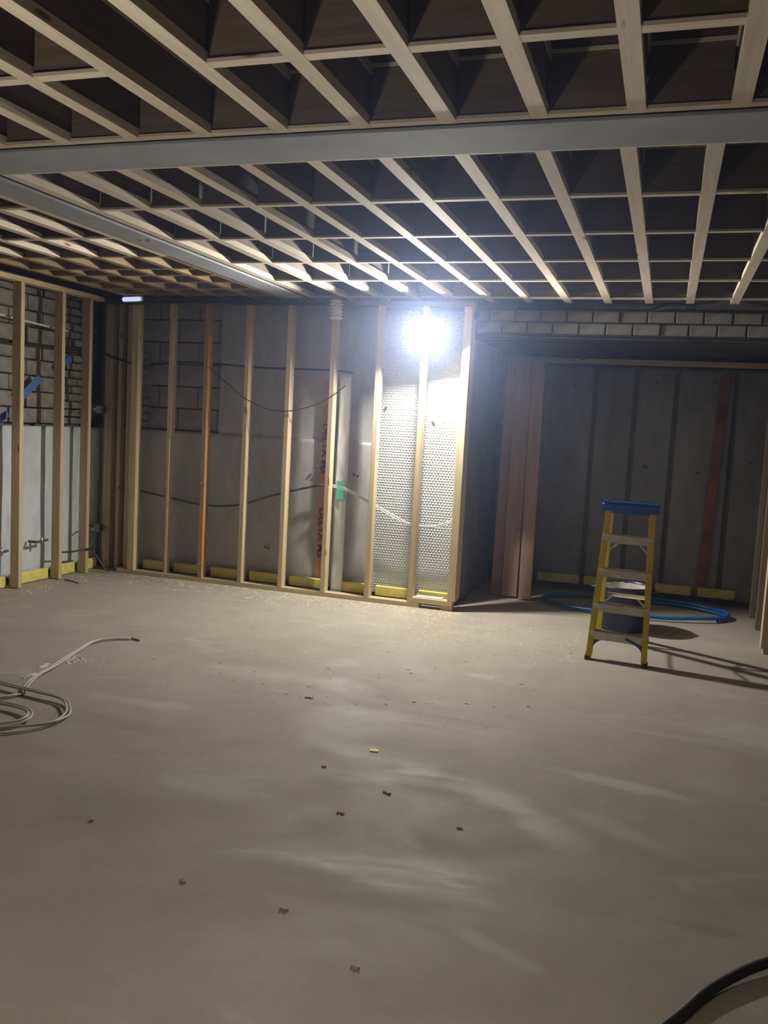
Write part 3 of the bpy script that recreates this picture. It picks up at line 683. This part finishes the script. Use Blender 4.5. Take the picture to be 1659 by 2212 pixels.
for s in (-1, 1):
    tube('handle', [Vector(bk.location)+Vector((s*0.225, -0.05, 0.35)), Vector(bk.location)+Vector((s*0.262, -0.03, 0.34)), Vector(bk.location)+Vector((s*0.262, 0.03, 0.34)), Vector(bk.location)+Vector((s*0.225, 0.05, 0.35))], 0.009, M['bucket'], bk)

# ------------------------------------------------------------------ blue pipe coil in the alcove
P = []
for k in range(33):
    a = -0.4 + k*2*math.pi/24; rr_ = 1.0 + 0.05*math.sin(k*0.5)+0.03*(k/24)
    P.append((-0.18+0.80*rr_*math.cos(a), 8.36+0.42*rr_*math.sin(a)+0.02*(k/24), 0.014+0.022*(k/24)+0.008*abs(math.sin(k*.9))))
tag(tube('water_pipe', P, 0.017, M['bluepipe'], n=4), 'loose coil of blue water pipe on the alcove floor behind the ladder', 'pipe')

# ------------------------------------------------------------------ cable coil on the floor at left
e = empty('floor_cable', (-3.3, 4.1, 0), 'pale grey twin cable in loose loops on the floor at left', 'cable')
base = [(-3.485, 5.21), (-3.58, 5.14), (-3.645, 5.0), (-3.60, 4.78), (-3.545, 4.55), (-3.49, 4.38), (-3.44, 4.17), (-3.36, 3.98), (-3.31, 3.90), (-3.36, 3.78), (-3.52, 3.62), (-3.75, 3.45), (-4.0, 3.42)]
loop = [(-4.0, 4.15), (-3.75, 4.02), (-3.45, 3.93), (-3.20, 3.90), (-3.02, 3.87), (-2.93, 3.80), (-2.86, 3.70), (-2.85, 3.58), (-2.90, 3.48), (-3.02, 3.38), (-3.18, 3.31), (-3.42, 3.28), (-3.68, 3.33), (-3.78, 3.45), (-3.68, 3.58), (-3.45, 3.66), (-3.20, 3.665), (-3.05, 3.635),
        (-2.985, 3.56), (-3.0, 3.47), (-3.1, 3.40), (-3.25, 3.345), (-3.5, 3.30), (-3.8, 3.22)]
def off(pts, d):
    out = []
    for i, p in enumerate(pts):
        a = Vector(pts[max(i-1, 0)]); b = Vector(pts[min(i+1, len(pts)-1)]); t = (b-a).normalized(); out.append((p[0]-t.y*d, p[1]+t.x*d))
    return out
for d in (0.0, 0.022):
    tube('strand', [(x, y, 0.008+0.012*abs(math.sin(i*.8))*(0.4+d*20)) for i, (x, y) in enumerate(off(base, d))], 0.0065, M['grey_cable'], e)
for d in (0.0, 0.02):
    tube('strand', [(x, y, 0.012+0.018*abs(math.sin(i*.45+d*30))) for i, (x, y) in enumerate(off(loop, d))], 0.0065, M['grey_cable'], e)
tube('cable_end', [(-3.485, 5.21, 0.008), (-3.45, 5.205, 0.008), (-3.40, 5.19, 0.008)], 0.006, M['dark_plastic'], e)['label'] = 'dark bare cable end'

# ------------------------------------------------------------------ black hose, lower right corner
tag(tube('black_hose', [(0.02, 2.05, 0.016), (0.08, 2.28, 0.016), (0.165, 2.44, 0.016), (0.26, 2.60, 0.020), (0.43, 2.79, 0.026), (0.66, 2.93, 0.022), (0.95, 2.98, 0.016), (1.3, 2.92, 0.016)], 0.016, M['black'], seg=12),
    'black hose curving across the floor in the lower right corner', 'hose')

# ------------------------------------------------------------------ floor litter
box_ = box('paper_scrap', (-1.249, 3.965, 0.003), (0.042, 0.032, 0.004), M['paper'], None, rot=(0, 0, 0.2)); tag(box_, 'small square of yellow paper on the bare floor', 'paper')
chips = [((-1.04, 3.516), 0.045, 'wood chip just below and right of the yellow paper'), ((-1.155, 3.25), 0.04, 'wood chip below the yellow paper, darker and thicker'),
         ((-0.668, 3.321), 0.03, 'thin wood chip lying right of centre on the open floor'), ((-1.072, 2.507), 0.038, 'curled wood chip left of centre near the bottom'),
         ((-0.75, 2.31), 0.034, 'wood chip nearest the bottom edge of the photo'), ((-1.461, 2.531), 0.03, 'wood chip in the lower left part of the floor'),
         ((-2.019, 2.785), 0.025, 'small wood chip furthest left on the near floor'), ((-1.856, 4.577), 0.06, 'dark sliver of wood in the middle distance'),
         ((-1.396, 3.671), 0.028, 'small wood chip left of the yellow paper')]
for (x, y), L, lab in chips:
    bm = bmesh.new(); n_ = 5; a_ = random.uniform(-.4, .2); ring = []
    for k in range(n_+1):
        L = L*1.0; t = (k/n_-0.5)*0.8; ring.append((t*L, 0.004*math.sin(k*2.1+x*9), 0.004+0.006*abs(math.sin(k*1.3+y*5))))
    prev = None
    for (u_, v_, h_) in ring:
        q = [bm.verts.new((u_, v_-0.005, 0.0)), bm.verts.new((u_, v_+0.005, 0.0)), bm.verts.new((u_, v_+0.004, h_)), bm.verts.new((u_, v_-0.004, h_))]
        if prev:
            for k in range(4): bm.faces.new((prev[k], prev[(k+1) % 4], q[(k+1) % 4], q[k]))
        else: bm.faces.new(q[::-1])
        prev = q
    bm.faces.new(prev)
    o = link('wood_chip', mesh_from(bm, 'wood_chip', M['chip'])); o.location = (x, y, 0.0); o.rotation_euler = (0, 0, a_); tag(o, lab, 'wood chip')
def scatter(name, n, fn, size, m, label, cat):
    bm = bmesh.new()
    for _ in range(n):
        x, y = fn(); s = size*random.uniform(.4, 1.4); a = random.uniform(0, 3.1); el = random.uniform(1, 3.0)
        c_, s_ = math.cos(a), math.sin(a); h = s*random.uniform(.2, .5)
        q = [(-s*el, -s*.5), (s*el, -s*.4), (s*el*.8, s*.5), (-s*el*.7, s*.4)]
        b = [bm.verts.new((x+u*c_-v*s_, y+u*s_+v*c_, 0.0005)) for u, v in q]; t = bm.verts.new((x, y, h+0.001))
        for k in range(4): bm.faces.new((b[k], b[(k+1) % 4], t))
        bm.faces.new(b[::-1])
    o = link(name, mesh_from(bm, name, m)); tag(o, label, cat, kind='stuff'); return o
def near_wall():
    x = -4.98+3.4*random.random()**0.7; return x, 7.35-min(0.55, abs(random.gauss(0, 0.22)))
def dust():
    k = random.random()
    if k < .55: return near_wall()
    if k < .88: return min(-0.55, random.gauss(-1.5, 0.5)), min(7.3, random.gauss(6.6, 0.35))
    return random.uniform(-3.4, -0.55), random.uniform(4.4, 6.6)
scatter('sawdust', 2800, dust, 0.006, M['sawdust'], 'pale sawdust scattered along the foot of the back wall', 'sawdust')
scatter('sawdust', 260, lambda: (min(-5.03, random.gauss(-5.15, 0.08)), random.uniform(5.4, 7.2)), 0.006, M['sawdust'], 'sawdust along the grey strip at the left wall', 'sawdust')
def crumbs():
    cx, cy, s = random.choice(((-3.50, 4.60, .05), (-3.46, 4.66, .06), (-3.56, 4.42, .03), (-3.50, 4.22, .03))); return random.gauss(cx, s*.7), random.gauss(cy, s)
scatter('plaster_crumbs', 90, crumbs, 0.009, M['crumb'], 'white plaster crumbs lying on the twin cable at left', 'crumbs')
